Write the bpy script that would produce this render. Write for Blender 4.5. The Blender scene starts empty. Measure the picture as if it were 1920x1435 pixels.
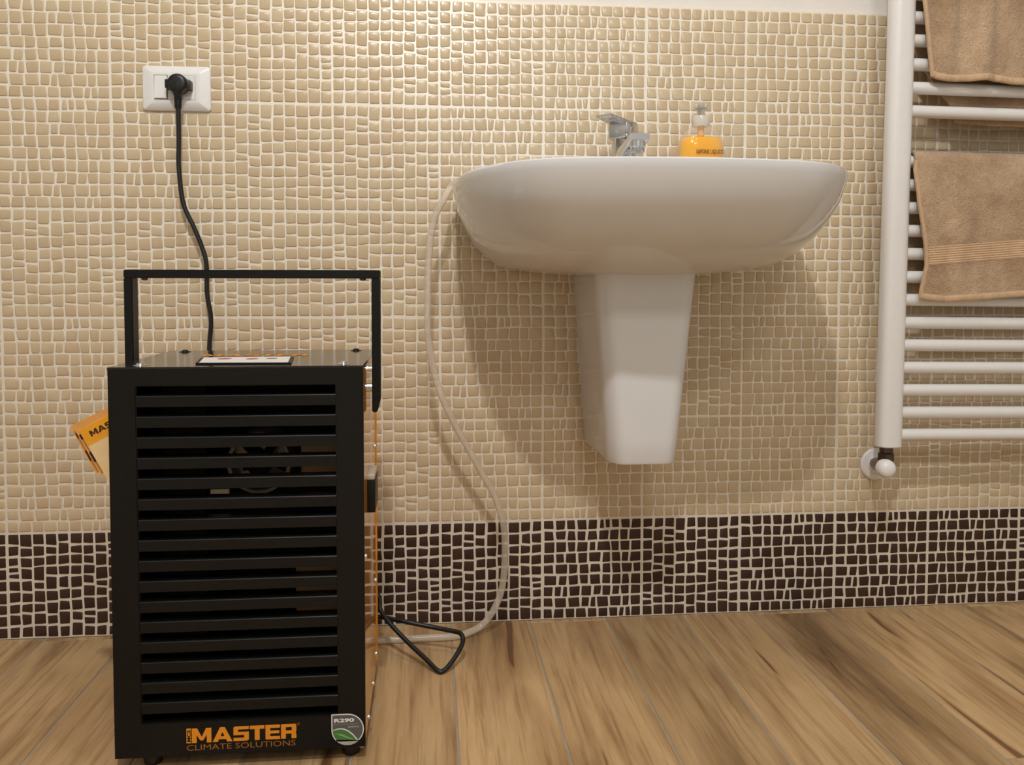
import bpy, bmesh, math, random
from mathutils import Vector, Matrix
R = math.radians
PI = math.pi
scene = bpy.context.scene
COL = scene.collection
random.seed(7)

# ---------------------------------------------------------------- camera, light, exposure
CAM_POS = Vector((0.5811, -1.6299, 0.6661))
CAM_RT = Vector((0.99532384, -0.09658267, 0.00149853))
CAM_UP = Vector((0.00278716, 0.04422311, 0.99901779))
CAM_FW = Vector((0.09655408, 0.99434205, -0.04428551))
cam_data = bpy.data.cameras.new('camera')
cam_data.sensor_width = 36.0
cam_data.lens = 1585.7 / 1920 * 36.0
cam_data.shift_y = -117.5 / 1920
cam_data.clip_start = 0.02
cam = bpy.data.objects.new('camera', cam_data)
COL.objects.link(cam)
cam.matrix_world = Matrix(((CAM_RT.x, CAM_UP.x, -CAM_FW.x, CAM_POS.x), (CAM_RT.y, CAM_UP.y, -CAM_FW.y, CAM_POS.y),
                           (CAM_RT.z, CAM_UP.z, -CAM_FW.z, CAM_POS.z), (0, 0, 0, 1)))
scene.camera = cam
scene.view_settings.view_transform = 'Standard'
scene.view_settings.look = 'None'
scene.view_settings.gamma = 1.0
scene.view_settings.use_curve_mapping = False
scene.view_settings.exposure = 0.07
world = bpy.data.worlds.new('world')
scene.world = world
world.use_nodes = True
world.node_tree.nodes['Background'].inputs[0].default_value = (1.0, 0.93, 0.82, 1)
world.node_tree.nodes['Background'].inputs[1].default_value = 0.0


def lamp(name, loc, power, radius, color):
    d = bpy.data.lights.new(name, 'SPOT')        # a recessed ceiling downlight, shining straight down
    d.spot_size = R(160)
    d.spot_blend = 0.35
    d.energy = power
    d.shadow_soft_size = radius
    d.color = color
    o = bpy.data.objects.new(name, d)
    o.location = loc
    COL.objects.link(o)
    return o


LAMP = (1.0, 0.985, 0.965)
lamp('ceiling_bulb', (0.50, -1.85, 2.50), 112.0, 0.05, LAMP)
lamp('far_ceiling_bulb', (1.00, -2.75, 2.50), 84.0, 0.25, LAMP)
lamp('near_ceiling_bulb', (0.70, -0.86, 2.50), 20.0, 0.06, LAMP)

# ---------------------------------------------------------------- helpers


def srgb(r, g, b):
    f = lambda c: (c / 255 / 12.92) if c / 255 <= 0.04045 else ((c / 255 + 0.055) / 1.055) ** 2.4
    return (f(r), f(g), f(b), 1.0)


class NT:
    def __init__(s, name):
        s.m = bpy.data.materials.new(name)
        s.m.use_nodes = True
        s.t = s.m.node_tree
        s.b = s.t.nodes['Principled BSDF']

    def n(s, typ, **kw):
        x = s.t.nodes.new(typ)
        for k, v in kw.items():
            if k.startswith('i_'):
                x.inputs[int(k[2:])].default_value = v
            else:
                setattr(x, k, v)
        return x

    def l(s, a, b):
        s.t.links.new(a, b)

    def coords(s, kind='Object', scale=(1, 1, 1), offset=None):
        tc = s.n('ShaderNodeTexCoord')
        mp = s.n('ShaderNodeMapping')
        mp.inputs['Scale'].default_value = scale
        s.l(tc.outputs[kind], mp.inputs['Vector'])
        if offset is not None:
            s.l(offset, mp.inputs['Location'])
        return mp.outputs['Vector']

    def noise(s, vec, scale, detail=3, rough=0.55, dist=0.0):
        x = s.n('ShaderNodeTexNoise')
        x.inputs['Scale'].default_value = scale
        x.inputs['Detail'].default_value = detail
        x.inputs['Roughness'].default_value = rough
        x.inputs['Distortion'].default_value = dist
        s.l(vec, x.inputs['Vector'])
        return x.outputs['Fac']

    def ramp(s, fac, stops):
        x = s.n('ShaderNodeValToRGB')
        e = x.color_ramp.elements
        while len(e) < len(stops):
            e.new(0.5)
        for k, (p, c) in enumerate(stops):
            e[k].position = p
            e[k].color = c
        s.l(fac, x.inputs['Fac'])
        return x.outputs['Color']

    def mix(s, fac, a, b, mode='MIX'):
        x = s.n('ShaderNodeMix', data_type='RGBA', blend_type=mode)
        for sock, v in ((x.inputs[0], fac), (x.inputs[6], a), (x.inputs[7], b)):
            if hasattr(v, 'links'):
                s.l(v, sock)
            else:
                sock.default_value = v
        return x.outputs[2]

    def bump(s, height, strength, dist=0.001):
        x = s.n('ShaderNodeBump')
        x.inputs['Strength'].default_value = strength
        x.inputs['Distance'].default_value = dist
        s.l(height, x.inputs['Height'])
        s.l(x.outputs['Normal'], s.b.inputs['Normal'])

    def base(s, v):
        if hasattr(v, 'links'):
            s.l(v, s.b.inputs['Base Color'])
        else:
            s.b.inputs['Base Color'].default_value = v

    def set(s, **kw):
        for k, v in kw.items():
            s.b.inputs[k.replace('_', ' ')].default_value = v
        return s


def plain(name, col, rough=0.5, metal=0.0, var=0.06, bump=0.0, scale=60, **kw):
    """a single-colour surface with a little procedural mottling of its colour and grain"""
    t = NT(name)
    v = t.coords()
    f = t.noise(v, scale, 3)
    dark = tuple(c * (1 - var) for c in col[:3]) + (1,)
    lite = tuple(min(1, c * (1 + var)) for c in col[:3]) + (1,)
    t.base(t.ramp(f, [(0.3, dark), (0.7, lite)]))
    t.set(Roughness=rough, Metallic=metal)
    if bump:
        t.bump(t.noise(v, scale * 8, 2), bump)
    t.set(**kw)
    return t.m


def tile_mat(name, c1, c2, rough, spec=0.5):
    t = NT(name)
    a = t.n('ShaderNodeAttribute', attribute_name='tint')
    v = t.coords('Object')
    f = t.noise(v, 35, 2)
    m = t.mix(a.outputs['Fac'], c1, c2)
    m = t.mix(f, m, (0.80, 0.80, 0.80, 1), 'MULTIPLY') if False else m
    k = t.ramp(f, [(0.3, (0.95, 0.94, 0.92, 1)), (0.7, (1, 1, 1, 1))])
    t.base(t.mix(1.0, m, k, 'MULTIPLY'))
    t.set(Roughness=rough)
    t.b.inputs['Specular IOR Level'].default_value = spec
    t.bump(t.noise(v, 160, 2), 0.12, 0.0006)
    return t.m


M = {}
M['beige'] = tile_mat('beige_glaze', srgb(210, 191, 159), srgb(203, 181, 149), 0.24, 0.45)
M['brown'] = tile_mat('dark_brown_glaze', srgb(68, 46, 36), srgb(58, 40, 32), 0.45, 0.3)
M['grout'] = plain('cream_grout', srgb(236, 228, 212), 0.35, var=0.04, bump=0.15, scale=40)
M['floor_grout'] = plain('grey_floor_grout', srgb(164, 154, 138), 0.7, var=0.08, scale=30)
M['plaster'] = plain('white_plaster', srgb(232, 226, 219), 0.85, var=0.02, bump=0.15, scale=25)
M['ceiling'] = plain('ceiling_paint', srgb(240, 238, 234), 0.9, var=0.02, bump=0.1, scale=20)
M['roompaint'] = plain('grey_room_paint', srgb(204, 206, 204), 0.8, var=0.02, scale=15)
M['roomtile'] = plain('room_wall_tile', srgb(205, 176, 138), 0.3, var=0.05, scale=12)
M['ceramic'] = plain('white_ceramic', srgb(222, 223, 224), 0.10, var=0.012, scale=8)
M['plastic_white'] = plain('white_plastic', srgb(236, 235, 233), 0.35, var=0.015)
M['gap'] = plain('dark_gap', srgb(60, 58, 56), 0.7)
M['rubber'] = plain('black_rubber', srgb(17, 18, 19), 0.42, bump=0.1)
M['enamel'] = plain('white_enamel', srgb(232, 230, 227), 0.28, var=0.012)
M['black'] = plain('black_powder_coat', srgb(10, 10, 9), 0.42, bump=0.08, scale=90, Specular_IOR_Level=0.3)
M['blackgloss'] = plain('black_gloss_top', srgb(34, 31, 30), 0.13, var=0.05)
M['blackin'] = plain('black_inside', srgb(9, 9, 9), 0.7, Specular_IOR_Level=0.2)
M['yellow'] = plain('yellow_paint', srgb(224, 150, 36), 0.06, var=0.03)
M['steel'] = plain('bright_steel', (0.72, 0.72, 0.72, 1), 0.25, 1.0)
M['galv'] = plain('galvanised_sheet', (0.60, 0.57, 0.50, 1), 0.45, 0.6)
M['chrome'] = plain('chrome', (0.62, 0.62, 0.63, 1), 0.05, 1.0, var=0.01)
M['brass'] = plain('dark_brass', srgb(96, 86, 78), 0.3, 0.9)
M['orange_print'] = plain('orange_print', srgb(226, 142, 28), 0.5, var=0.02)
M['dull_orange'] = plain('dull_orange_print', srgb(150, 98, 34), 0.5, var=0.02)
M['white_print'] = plain('white_print', srgb(232, 230, 226), 0.5, var=0.02)
M['grey_print'] = plain('grey_print', srgb(92, 90, 88), 0.5, var=0.03)
M['green_print'] = plain('green_print', srgb(72, 122, 58), 0.5, var=0.1)
M['dark_print'] = plain('dark_print', srgb(60, 30, 18), 0.5, var=0.03)
M['red_print'] = plain('red_print', srgb(150, 70, 60), 0.5)
M['paper'] = plain('cream_paper', srgb(232, 202, 150), 0.45, var=0.03)
M['yellow_paper'] = plain('yellow_paper', srgb(236, 164, 30), 0.4, var=0.04)
M['orange_paper'] = plain('orange_paper', srgb(226, 160, 84), 0.45, var=0.06)
M['pump'] = plain('milky_pump_plastic', srgb(238, 232, 218), 0.3, var=0.01, Transmission_Weight=0.25)


def soap_mat():
    t = NT('orange_soap')
    f = t.noise(t.coords(), 20, 2)
    t.base(t.ramp(f, [(0.3, srgb(255, 178, 0)), (0.7, srgb(255, 190, 2))]))
    t.set(Roughness=0.12)
    t.b.inputs['Specular IOR Level'].default_value = 0.3
    return t.m


def clear_mat(name, tint, body, alpha, rough=0.08):
    """thin clear or milky plastic: part see-through, part glossy body"""
    t = NT(name)
    f = t.noise(t.coords(), 30, 2)
    t.base(t.ramp(f, [(0.3, body), (0.7, tuple(min(1, c * 1.05) for c in body[:3]) + (1,))]))
    t.set(Roughness=rough)
    tr = t.n('ShaderNodeBsdfTransparent')
    tr.inputs[0].default_value = tint
    lw = t.n('ShaderNodeLayerWeight')
    lw.inputs['Blend'].default_value = 0.35
    mr = t.n('ShaderNodeMapRange')
    mr.inputs['To Min'].default_value = alpha
    mr.inputs['To Max'].default_value = min(1.0, alpha + 0.5)
    t.l(lw.outputs['Facing'], mr.inputs['Value'])
    mx = t.n('ShaderNodeMixShader')
    t.l(mr.outputs['Result'], mx.inputs['Fac'])
    t.l(tr.outputs[0], mx.inputs[1])
    t.l(t.b.outputs[0], mx.inputs[2])
    out = [x for x in t.t.nodes if x.type == 'OUTPUT_MATERIAL'][0]
    t.l(mx.outputs[0], out.inputs['Surface'])
    return t.m


M['soap'] = soap_mat()
M['bottle'] = clear_mat('clear_bottle', (0.985, 0.98, 0.97, 1), srgb(236, 230, 220), 0.06)
M['hose'] = clear_mat('milky_hose', (0.95, 0.93, 0.89, 1), srgb(228, 218, 202), 0.36, 0.14)


def wood_mat():
    t = NT('wood_look_tile')
    oi = t.n('ShaderNodeObjectInfo')
    mu = t.n('ShaderNodeVectorMath', operation='MULTIPLY')
    cx = t.n('ShaderNodeCombineXYZ')
    for k in range(3):
        t.l(oi.outputs['Random'], cx.inputs[k])
    t.l(cx.outputs[0], mu.inputs[0])
    mu.inputs[1].default_value = (37.0, 91.0, 13.0)
    v = t.coords('Object', (1, 1, 1), mu.outputs[0])
    sx = t.n('ShaderNodeMapping')
    sx.inputs['Scale'].default_value = (11.0, 1.5, 1)
    t.l(v, sx.inputs['Vector'])
    broad = t.noise(sx.outputs[0], 1.0, 4, 0.55, 0.35)
    s2 = t.n('ShaderNodeMapping')
    s2.inputs['Scale'].default_value = (120.0, 4.0, 1)
    t.l(v, s2.inputs['Vector'])
    fine = t.noise(s2.outputs[0], 1.0, 5, 0.64, 0.15)
    s3 = t.n('ShaderNodeMapping')
    s3.inputs['Scale'].default_value = (26.0, 1.5, 1)
    t.l(v, s3.inputs['Vector'])
    crack = t.noise(s3.outputs[0], 1.0, 3, 0.5, 0.9)
    tone = t.ramp(broad, [(0.28, srgb(120, 92, 62)), (0.42, srgb(176, 142, 100)), (0.56, srgb(206, 172, 126)), (0.66, srgb(190, 155, 111)), (0.78, srgb(136, 105, 72))])
    grain = t.ramp(fine, [(0.36, (0.72, 0.66, 0.60, 1)), (0.50, (1, 1, 1, 1)), (0.62, (1.0, 0.98, 0.96, 1)), (0.72, (0.84, 0.79, 0.74, 1))])
    c = t.mix(0.9, tone, grain, 'MULTIPLY')
    ck = t.ramp(crack, [(0.0, (0.26, 0.19, 0.15, 1)), (0.295, (0.36, 0.27, 0.21, 1)), (0.325, (0.84, 0.79, 0.74, 1)), (0.42, (1, 1, 1, 1))])
    c = t.mix(0.95, c, ck, 'MULTIPLY')
    w = t.n('ShaderNodeMapRange')
    w.inputs['To Min'].default_value = 0.80
    w.inputs['To Max'].default_value = 1.10
    t.l(oi.outputs['Random'], w.inputs['Value'])
    hs = t.n('ShaderNodeHueSaturation')
    t.l(w.outputs[0], hs.inputs['Value'])
    t.l(c, hs.inputs['Color'])
    t.base(hs.outputs[0])
    t.set(Roughness=0.36)
    t.bump(fine, 0.25, 0.0006)
    return t.m


def terry_mat(name, ca, cb):
    t = NT(name)
    v = t.coords('Object')
    f = t.noise(v, 13, 6, 0.68)
    g = t.noise(v, 330, 3, 0.6)
    c = t.ramp(f, [(0.28, ca), (0.72, cb)])
    k = t.ramp(g, [(0.3, (0.78, 0.76, 0.74, 1)), (0.62, (1, 1, 1, 1))])
    t.base(t.mix(0.8, c, k, 'MULTIPLY'))
    t.set(Roughness=0.95)
    t.b.inputs['Specular IOR Level'].default_value = 0.1
    t.b.inputs['Sheen Weight'].default_value = 0.25
    s = t.n('ShaderNodeMath', operation='ADD')
    t.l(g, s.inputs[0])
    t.l(t.noise(v, 90, 3, 0.6), s.inputs[1])
    t.bump(s.outputs[0], 0.8, 0.004)
    return t.m


M['wood'] = wood_mat()
M['terry'] = terry_mat('tan_terry', srgb(164, 134, 104), srgb(216, 187, 154))
M['terry_smooth'] = plain('tan_woven_band', srgb(204, 172, 138), 0.9, var=0.08, bump=0.5, scale=120)


def finish(bm, name, mat, angle=35, smooth=True, recalc=True):
    if recalc:
        bmesh.ops.recalc_face_normals(bm, faces=bm.faces[:])
    me = bpy.data.meshes.new(name)
    bm.to_mesh(me)
    bm.free()
    me.materials.append(mat)
    if smooth:
        me.polygons.foreach_set('use_smooth', [True] * len(me.polygons))
        me.set_sharp_from_angle(angle=R(angle))
    return me


def root_loc(o):
    p = Vector((0, 0, 0))
    while o is not None:
        p += o.location
        o = o.parent
    return p


def obj(name, bm, mat, parent=None, angle=35, smooth=True):
    """links one bmesh (in world coordinates) as ONE object, a part of its parent if there is one"""
    if parent is not None:
        bmesh.ops.translate(bm, verts=bm.verts[:], vec=-root_loc(parent))
    o = bpy.data.objects.new(name, finish(bm, name, mat, angle, smooth))
    COL.objects.link(o)
    if parent is not None:
        o.parent = parent
    return o


def thing(name, loc, label, cat, group=None):
    o = bpy.data.objects.new(name, None)
    o.empty_display_size = 0.05
    o.location = loc
    COL.objects.link(o)
    o['label'] = label
    o['category'] = cat
    if group:
        o['group'] = group
    return o


def B():
    return bmesh.new()


def box(bm, x0, x1, y0, y1, z0, z1, bev=0.0, seg=2):
    vs = [bm.verts.new(c) for c in ((x0, y0, z0), (x1, y0, z0), (x1, y1, z0), (x0, y1, z0), (x0, y0, z1), (x1, y0, z1), (x1, y1, z1), (x0, y1, z1))]
    fs = [bm.faces.new([vs[i] for i in f]) for f in ((3, 2, 1, 0), (4, 5, 6, 7), (0, 1, 5, 4), (1, 2, 6, 5), (2, 3, 7, 6), (3, 0, 4, 7))]
    if bev:
        es = list({e for f in fs for e in f.edges})
        bmesh.ops.bevel(bm, geom=es, offset=bev, segments=seg, affect='EDGES', profile=0.5)
    return bm


def loft(bm, rings, cap0=True, cap1=True, closed=True):
    rs = [[bm.verts.new(p) for p in r] for r in rings]
    n = len(rs[0])
    for a, b in zip(rs, rs[1:]):
        for i in range(n if closed else n - 1):
            j = (i + 1) % n
            bm.faces.new((a[i], a[j], b[j], b[i]))
    if cap0:
        bm.faces.new(rs[0][::-1])
    if cap1:
        bm.faces.new(rs[-1])
    return rs


def catmull(pts, sub=8):
    P = [Vector(p) for p in pts]
    P = [P[0] * 2 - P[1]] + P + [P[-1] * 2 - P[-2]]
    out = []
    for i in range(1, len(P) - 2):
        p0, p1, p2, p3 = P[i - 1:i + 3]
        for k in range(sub):
            t = k / sub
            out.append(0.5 * ((2 * p1) + (p2 - p0) * t + (2 * p0 - 5 * p1 + 4 * p2 - p3) * t * t + (3 * p1 - p0 - 3 * p2 + p3) * t ** 3))
    out.append(P[-2])
    return out


def tube(bm, path, r, seg=10, caps=True):
    path = [Vector(p) for p in path]
    rings = []
    up = Vector((0, 0, 1))
    t0 = (path[1] - path[0]).normalized()
    nrm = t0.orthogonal().normalized()
    for i, p in enumerate(path):
        a = path[max(0, i - 1)]
        b = path[min(len(path) - 1, i + 1)]
        t = (b - a).normalized()
        nrm = (nrm - t * nrm.dot(t)).normalized()
        bn = t.cross(nrm)
        rr = r[i] if isinstance(r, (list, tuple)) else r
        rings.append([p + (nrm * math.cos(2 * PI * k / seg) + bn * math.sin(2 * PI * k / seg)) * rr for k in range(seg)])
    loft(bm, rings, caps, caps)
    return bm


def cyl(bm, a, b, r, seg=16, r2=None, bev=0.0):
    a, b = Vector(a), Vector(b)
    r2 = r if r2 is None else r2
    if bev:
        d = (b - a).normalized() * bev
        tube(bm, [a, a + d * 0.001, a + d, b - d, b - d * 0.001, b], [r - bev, r - bev, r, r2, r2 - bev, r2 - bev], seg)
    else:
        tube(bm, [a, b], [r, r2], seg)
    return bm


def lathe(bm, center, prof, axis='Z', seg=28, sx=1.0, sy=1.0):
    """prof: list of (radius, height along the axis)"""
    c = Vector(center)
    rings = []
    for r, h in prof:
        ring = []
        for k in range(seg):
            a = 2 * PI * k / seg
            u, v = r * math.cos(a) * sx, r * math.sin(a) * sy
            if axis == 'Z':
                ring.append(c + Vector((u, v, h)))
            elif axis == 'Y':
                ring.append(c + Vector((u, h, v)))
            else:
                ring.append(c + Vector((h, u, v)))
        rings.append(ring)
    loft(bm, rings)
    return bm


def flat_poly(bm, pts, normal, thick):
    """prism from a planar outline: pts are 3-D, thickened along normal"""
    n = Vector(normal) * thick
    a = [bm.verts.new(Vector(p)) for p in pts]
    b = [bm.verts.new(Vector(p) + n) for p in pts]
    m = len(pts)
    bm.faces.new(a)
    bm.faces.new(b[::-1])
    for i in range(m):
        bm.faces.new((a[i], b[i], b[(i + 1) % m], a[(i + 1) % m]))
    return bm


def text_obj(name, body, mat, parent, origin, ex, ey, height, width=None, depth=0.0003, bold=0.0, align='LEFT'):
    """flat print: Blender's own letters laid out from origin along ex, upright along ey (world axes)"""
    c = bpy.data.curves.new(name, 'FONT')
    c.body = body
    c.size = 1.0
    c.resolution_u = 3
    c.offset = bold
    c.extrude = 0.0
    o = bpy.data.objects.new(name, c)
    COL.objects.link(o)
    dg = bpy.context.evaluated_depsgraph_get()
    me = bpy.data.meshes.new_from_object(o.evaluated_get(dg))
    bpy.data.objects.remove(o)
    xs = [v.co.x for v in me.vertices]
    ys = [v.co.y for v in me.vertices]
    x0, x1, y0, y1 = min(xs), max(xs), min(ys), max(ys)
    sy = height / (y1 - y0)
    sx = (width / (x1 - x0)) if width else sy
    ex, ey = Vector(ex).normalized(), Vector(ey).normalized()
    ez = ex.cross(ey)
    off = Vector(origin) + ez * depth - root_loc(parent)
    for v in me.vertices:
        v.co = off + ex * ((v.co.x - x0) * sx) + ey * ((v.co.y - y0) * sy)
    me.materials.clear()
    me.materials.append(mat)
    me.name = name
    r = bpy.data.objects.new(name, me)
    COL.objects.link(r)
    r.parent = parent
    return r


# heavy block capitals (outlines split in convex pieces) for the wordmark
GLYPH = {
    'M': (1.32, [[(0, 0), (.32, 0), (.32, 1), (0, 1)], [(1.0, 0), (1.32, 0), (1.32, 1), (1.0, 1)], [(.02, 1), (.36, 1), (.78, .16), (.56, .16)], [(1.3, 1), (.96, 1), (.54, .16), (.76, .16)]]),
    'A': (1.36, [[(0, 0), (.36, 0), (.84, 1), (.52, 1)], [(1.36, 0), (1.0, 0), (.52, 1), (.84, 1)], [(.3, .18), (1.06, .18), (.97, .38), (.39, .38)]]),
    'S': (1.05, [[(0, .78), (1.05, .78), (1.05, 1), (.1, 1), (0, .92)], [(0, .4), (.32, .4), (.32, .8), (0, .8)], [(0, .4), (.95, .4), (1.05, .48), (1.05, .62), (0, .62)], [(.73, .2), (1.05, .2), (1.05, .6), (.73, .6)], [(0, 0), (.95, 0), (1.05, .08), (1.05, .22), (0, .22)]]),
    'T': (1.0, [[(0, .76), (1, .76), (1, 1), (0, 1)], [(.33, 0), (.67, 0), (.67, .8), (.33, .8)]]),
    'E': (1.0, [[(0, 0), (.33, 0), (.33, 1), (0, 1)], [(.3, .78), (1, .78), (1, 1), (.3, 1)], [(.3, .4), (.95, .4), (.95, .6), (.3, .6)], [(.3, 0), (1, 0), (1, .22), (.3, .22)]]),
    'R': (1.06, [[(0, 0), (.33, 0), (.33, 1), (0, 1)], [(.3, .78), (.98, .78), (1.06, .86), (1.0, 1), (.3, 1)], [(.74, .36), (1.0, .36), (1.06, .5), (1.06, .9), (.74, .9)], [(.3, .34), (1.0, .34), (1.0, .56), (.3, .56)], [(.72, 0), (1.06, 0), (1.06, .3), (.98, .42), (.72, .42)]]),
}


def wordmark(bm, word, origin, ex, ey, height, width, depth=0.0003):
    tot = sum(GLYPH[c][0] for c in word) + 0.07 * (len(word) - 1)
    k = width / tot
    ex, ey = Vector(ex).normalized(), Vector(ey).normalized()
    ez = ex.cross(ey)
    x = 0.0
    for c in word:
        w, polys = GLYPH[c]
        for n, pl in enumerate(polys):
            bm.faces.new([bm.verts.new(Vector(origin) + ez * (depth + n * 0.00002) + ex * ((x + px) * k) + ey * (py * height)) for px, py in pl])
        x += w + 0.07
    return bm


def struct(name, bm, mat, parent=None, **kw):
    o = obj(name, bm, mat, parent, **kw)
    if parent is None:
        o['kind'] = 'structure'
    return o


# ---------------------------------------------------------------- room shell
RX0, RX1, RY, RZ = -1.3, 2.6, -3.3, 2.54
TILE = 0.2
wall_back = struct('wall_back', box(B(), RX0 - 0.1, RX1 + 0.1, 0.0085, 0.12, -0.08, RZ), M['plaster'])
tb = struct('tile_backing', box(B(), RX0, RX1, 0.0, 0.0085, 0.0, 6 * TILE + 0.002, 0.0012, 2), M['grout'], wall_back)
struct('wall_left', box(B(), RX0 - 0.1, RX0, RY, 0.0085, -0.08, RZ), M['roompaint'])
struct('wall_right', box(B(), RX1, RX1 + 0.1, RY, 0.0085, -0.08, RZ), M['roompaint'])
struct('wall_front', box(B(), RX0 - 0.1, RX1 + 0.1, RY - 0.1, RY, -0.08, RZ), M['roompaint'])
struct('ceiling', box(B(), RX0, RX1, RY, 0.0085, RZ - 0.02, RZ + 0.06), M['ceiling'])
floor = struct('floor', box(B(), RX0, RX1, RY, 0.0085, -0.08, -0.0012), M['floor_grout'])

# floor planks: wood-look tiles running away from the wall
seams = [-1.30, -1.202, -1.0495, -0.897, -0.7445, -0.592, -0.4395, -0.287, -0.1345, 0.018, 0.168, 0.318, 0.469, 0.6199, 0.7749, 0.927, 1.0787, 1.2304, 1.3825, 1.5354, 1.6885, 1.841, 1.9935, 2.146, 2.2985, 2.451, 2.6]
for k, (xa, xb) in enumerate(zip(seams, seams[1:])):
    ph = (k - 8) % 3
    cuts = {0: [-0.013, -1.213, -2.413], 1: [-0.545, -1.745], 2: [-0.93, -2.13]}[ph]
    ys = [0.0] + cuts + [RY]
    for ya, yb in zip(ys, ys[1:]):
        g = 0.0016
        x0, x1 = max(xa + g, RX0), xb - g
        bm = box(B(), x0, x1, yb + g, ya - (g if ya < 0 else 0.0004), -0.006, 0.0)
        top = [e for e in bm.edges if all(v.co.z > -0.001 for v in e.verts)]
        bmesh.ops.bevel(bm, geom=top, offset=0.0007, segments=1, affect='EDGES')
        o = obj('plank', bm, M['wood'], floor, smooth=False)

# wall mosaic: every 20 cm tile carries the same relief of nine uneven rows of pieces, turned four ways
ROWS = [
    [(0, 90), (115, 200), (220, 295), (320, 405), (425, 505), (535, 570), (590, 628), (650, 715), (740, 820), (840, 930)],
    [(5, 90), (115, 205), (228, 298), (320, 395), (420, 505), (527, 615), (632, 712), (730, 800), (818, 930)],
    [(5, 100), (118, 210), (230, 298), (318, 415), (437, 490), (512, 632), (645, 715), (733, 818), (837, 930)],
    [(0, 95), (118, 190), (210, 305), (328, 412), (432, 540), (562, 632), (652, 730), (748, 808), (828, 930)],
    [(0, 88), (112, 222), (240, 318), (342, 425), (445, 538), (562, 635), (655, 732), (748, 842), (860, 930)],
    [(5, 118), (145, 215), (238, 325), (345, 420), (443, 537), (560, 635), (655, 735), (752, 815), (838, 930)],
    [(0, 82), (105, 162), (183, 222), (246, 342), (360, 452), (478, 545), (562, 637), (658, 722), (740, 815), (837, 930)],
    [(0, 82), (107, 212), (236, 340), (362, 430), (450, 493), (512, 615), (635, 737), (757, 815), (835, 925)],
    [(0, 78), (98, 188), (210, 292), (308, 402), (422, 505), (525, 610), (630, 706), (726, 765), (785, 828), (842, 930)],
]
# small lifts of single joints, in ninths of a tile, read off the tile relief: {row below which: {piece: shift}}
rng = random.Random(11)
knots = [[rng.uniform(-0.055, 0.055) for _ in range(12)] for _ in range(10)]


def joint(k, u):
    if k == 0:
        return 0.003
    if k == 9:
        return 0.997
    q = min(max(u, 0), 0.999) * 11
    i = int(q)
    f = q - i
    return (k + knots[k][i] * (1 - f) + knots[k][i + 1] * f) / 9


def master_pieces():
    out = []
    for r, row in enumerate(ROWS):
        for (a, b) in row:
            u0, u1 = (a + 15 - 10) / 955, (b + 15 + 10) / 955     # to the joint's middle
            u0, u1 = max(u0, 0.004), min(u1, 0.996)
            tall = rng.uniform(-0.06, 0.06) / 9
            sl = rng.uniform(-0.007, 0.007)
            sr = rng.uniform(-0.007, 0.007)
            sl = 0 if u0 < 0.02 else sl
            sr = 0 if u1 > 0.97 else sr
            tb_ = 0 if r in (0, ) else tall
            v00, v01 = joint(r, u0), joint(r, u1)
            v10, v11 = joint(r + 1, u0), joint(r + 1, u1)
            # corners as (u, v) with v measured DOWN from the tile's top
            out.append([(u0 + sl, v00), (u1 + sr, v01), (u1 - sr, v11 + (tall if r < 8 else 0)), (u0 - sl, v10 + (tall if r < 8 else 0))])
    return out


MASTER = master_pieces()


def inset_quad(c, d):
    """corner list (x,z) clockwise seen from the room -> moved inwards by d"""
    n = len(c)
    cx = sum(p[0] for p in c) / n
    cz = sum(p[1] for p in c) / n
    out = []
    for i in range(n):
        p0, p1, p2 = Vector(c[i - 1]), Vector(c[i]), Vector(c[(i + 1) % n])
        e1, e2 = (p1 - p0).normalized(), (p2 - p1).normalized()
        n1, n2 = Vector((e1.y, -e1.x)), Vector((e2.y, -e2.x))
        if n1.dot(Vector((cx, cz)) - p1) < 0:
            n1 = -n1
        if n2.dot(Vector((cx, cz)) - p1) < 0:
            n2 = -n2
        den = 1 + n1.dot(n2)
        out.append(p1 + (n1 + n2) * (d / max(den, 0.3)))
    return out


def rounded(c, r):
    out = []
    n = len(c)
    for i in range(n):
        p0, p1, p2 = Vector(c[i - 1]), Vector(c[i]), Vector(c[(i + 1) % n])
        a = (p0 - p1)
        b = (p2 - p1)
        out.append(p1 + a.normalized() * min(r, a.length * 0.35))
        out.append(p1 + b.normalized() * min(r, b.length * 0.35))
    return out


def piece_verts(corner, kind):
    """rings of one mosaic piece in tile-local metres (x right, z up from the tile centre, y towards the room negative)"""
    c = [((u - 0.5) * TILE, (0.5 - v) * TILE) for u, v in corner]
    g = 0.0013 if kind == 'beige' else 0.0020
    q0 = inset_quad(c, g)
    if kind == 'beige':
        prof = [(0.0, 0.0005, 0.0017), (0.0005, -0.0008, 0.0016), (0.0017, -0.0013, 0.0013)]
    else:
        prof = [(0.0, 0.0006, 0.0011), (0.0003, -0.0008, 0.0011), (0.0010, -0.0012, 0.0010)]
    rings = []
    for d, y, rad in prof:
        rings.append([(p.x, y, p.y) for p in rounded(inset_quad(q0, d) if d else q0, rad)])
    return rings


def rot_xz(p, rot):
    x, y, z = p
    if rot == 1:      # a quarter turn clockwise seen from the room
        return (z, y, -x)
    if rot == 2:
        return (-x, y, -z)
    if rot == 3:
        return (-z, y, x)
    return p


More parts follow.
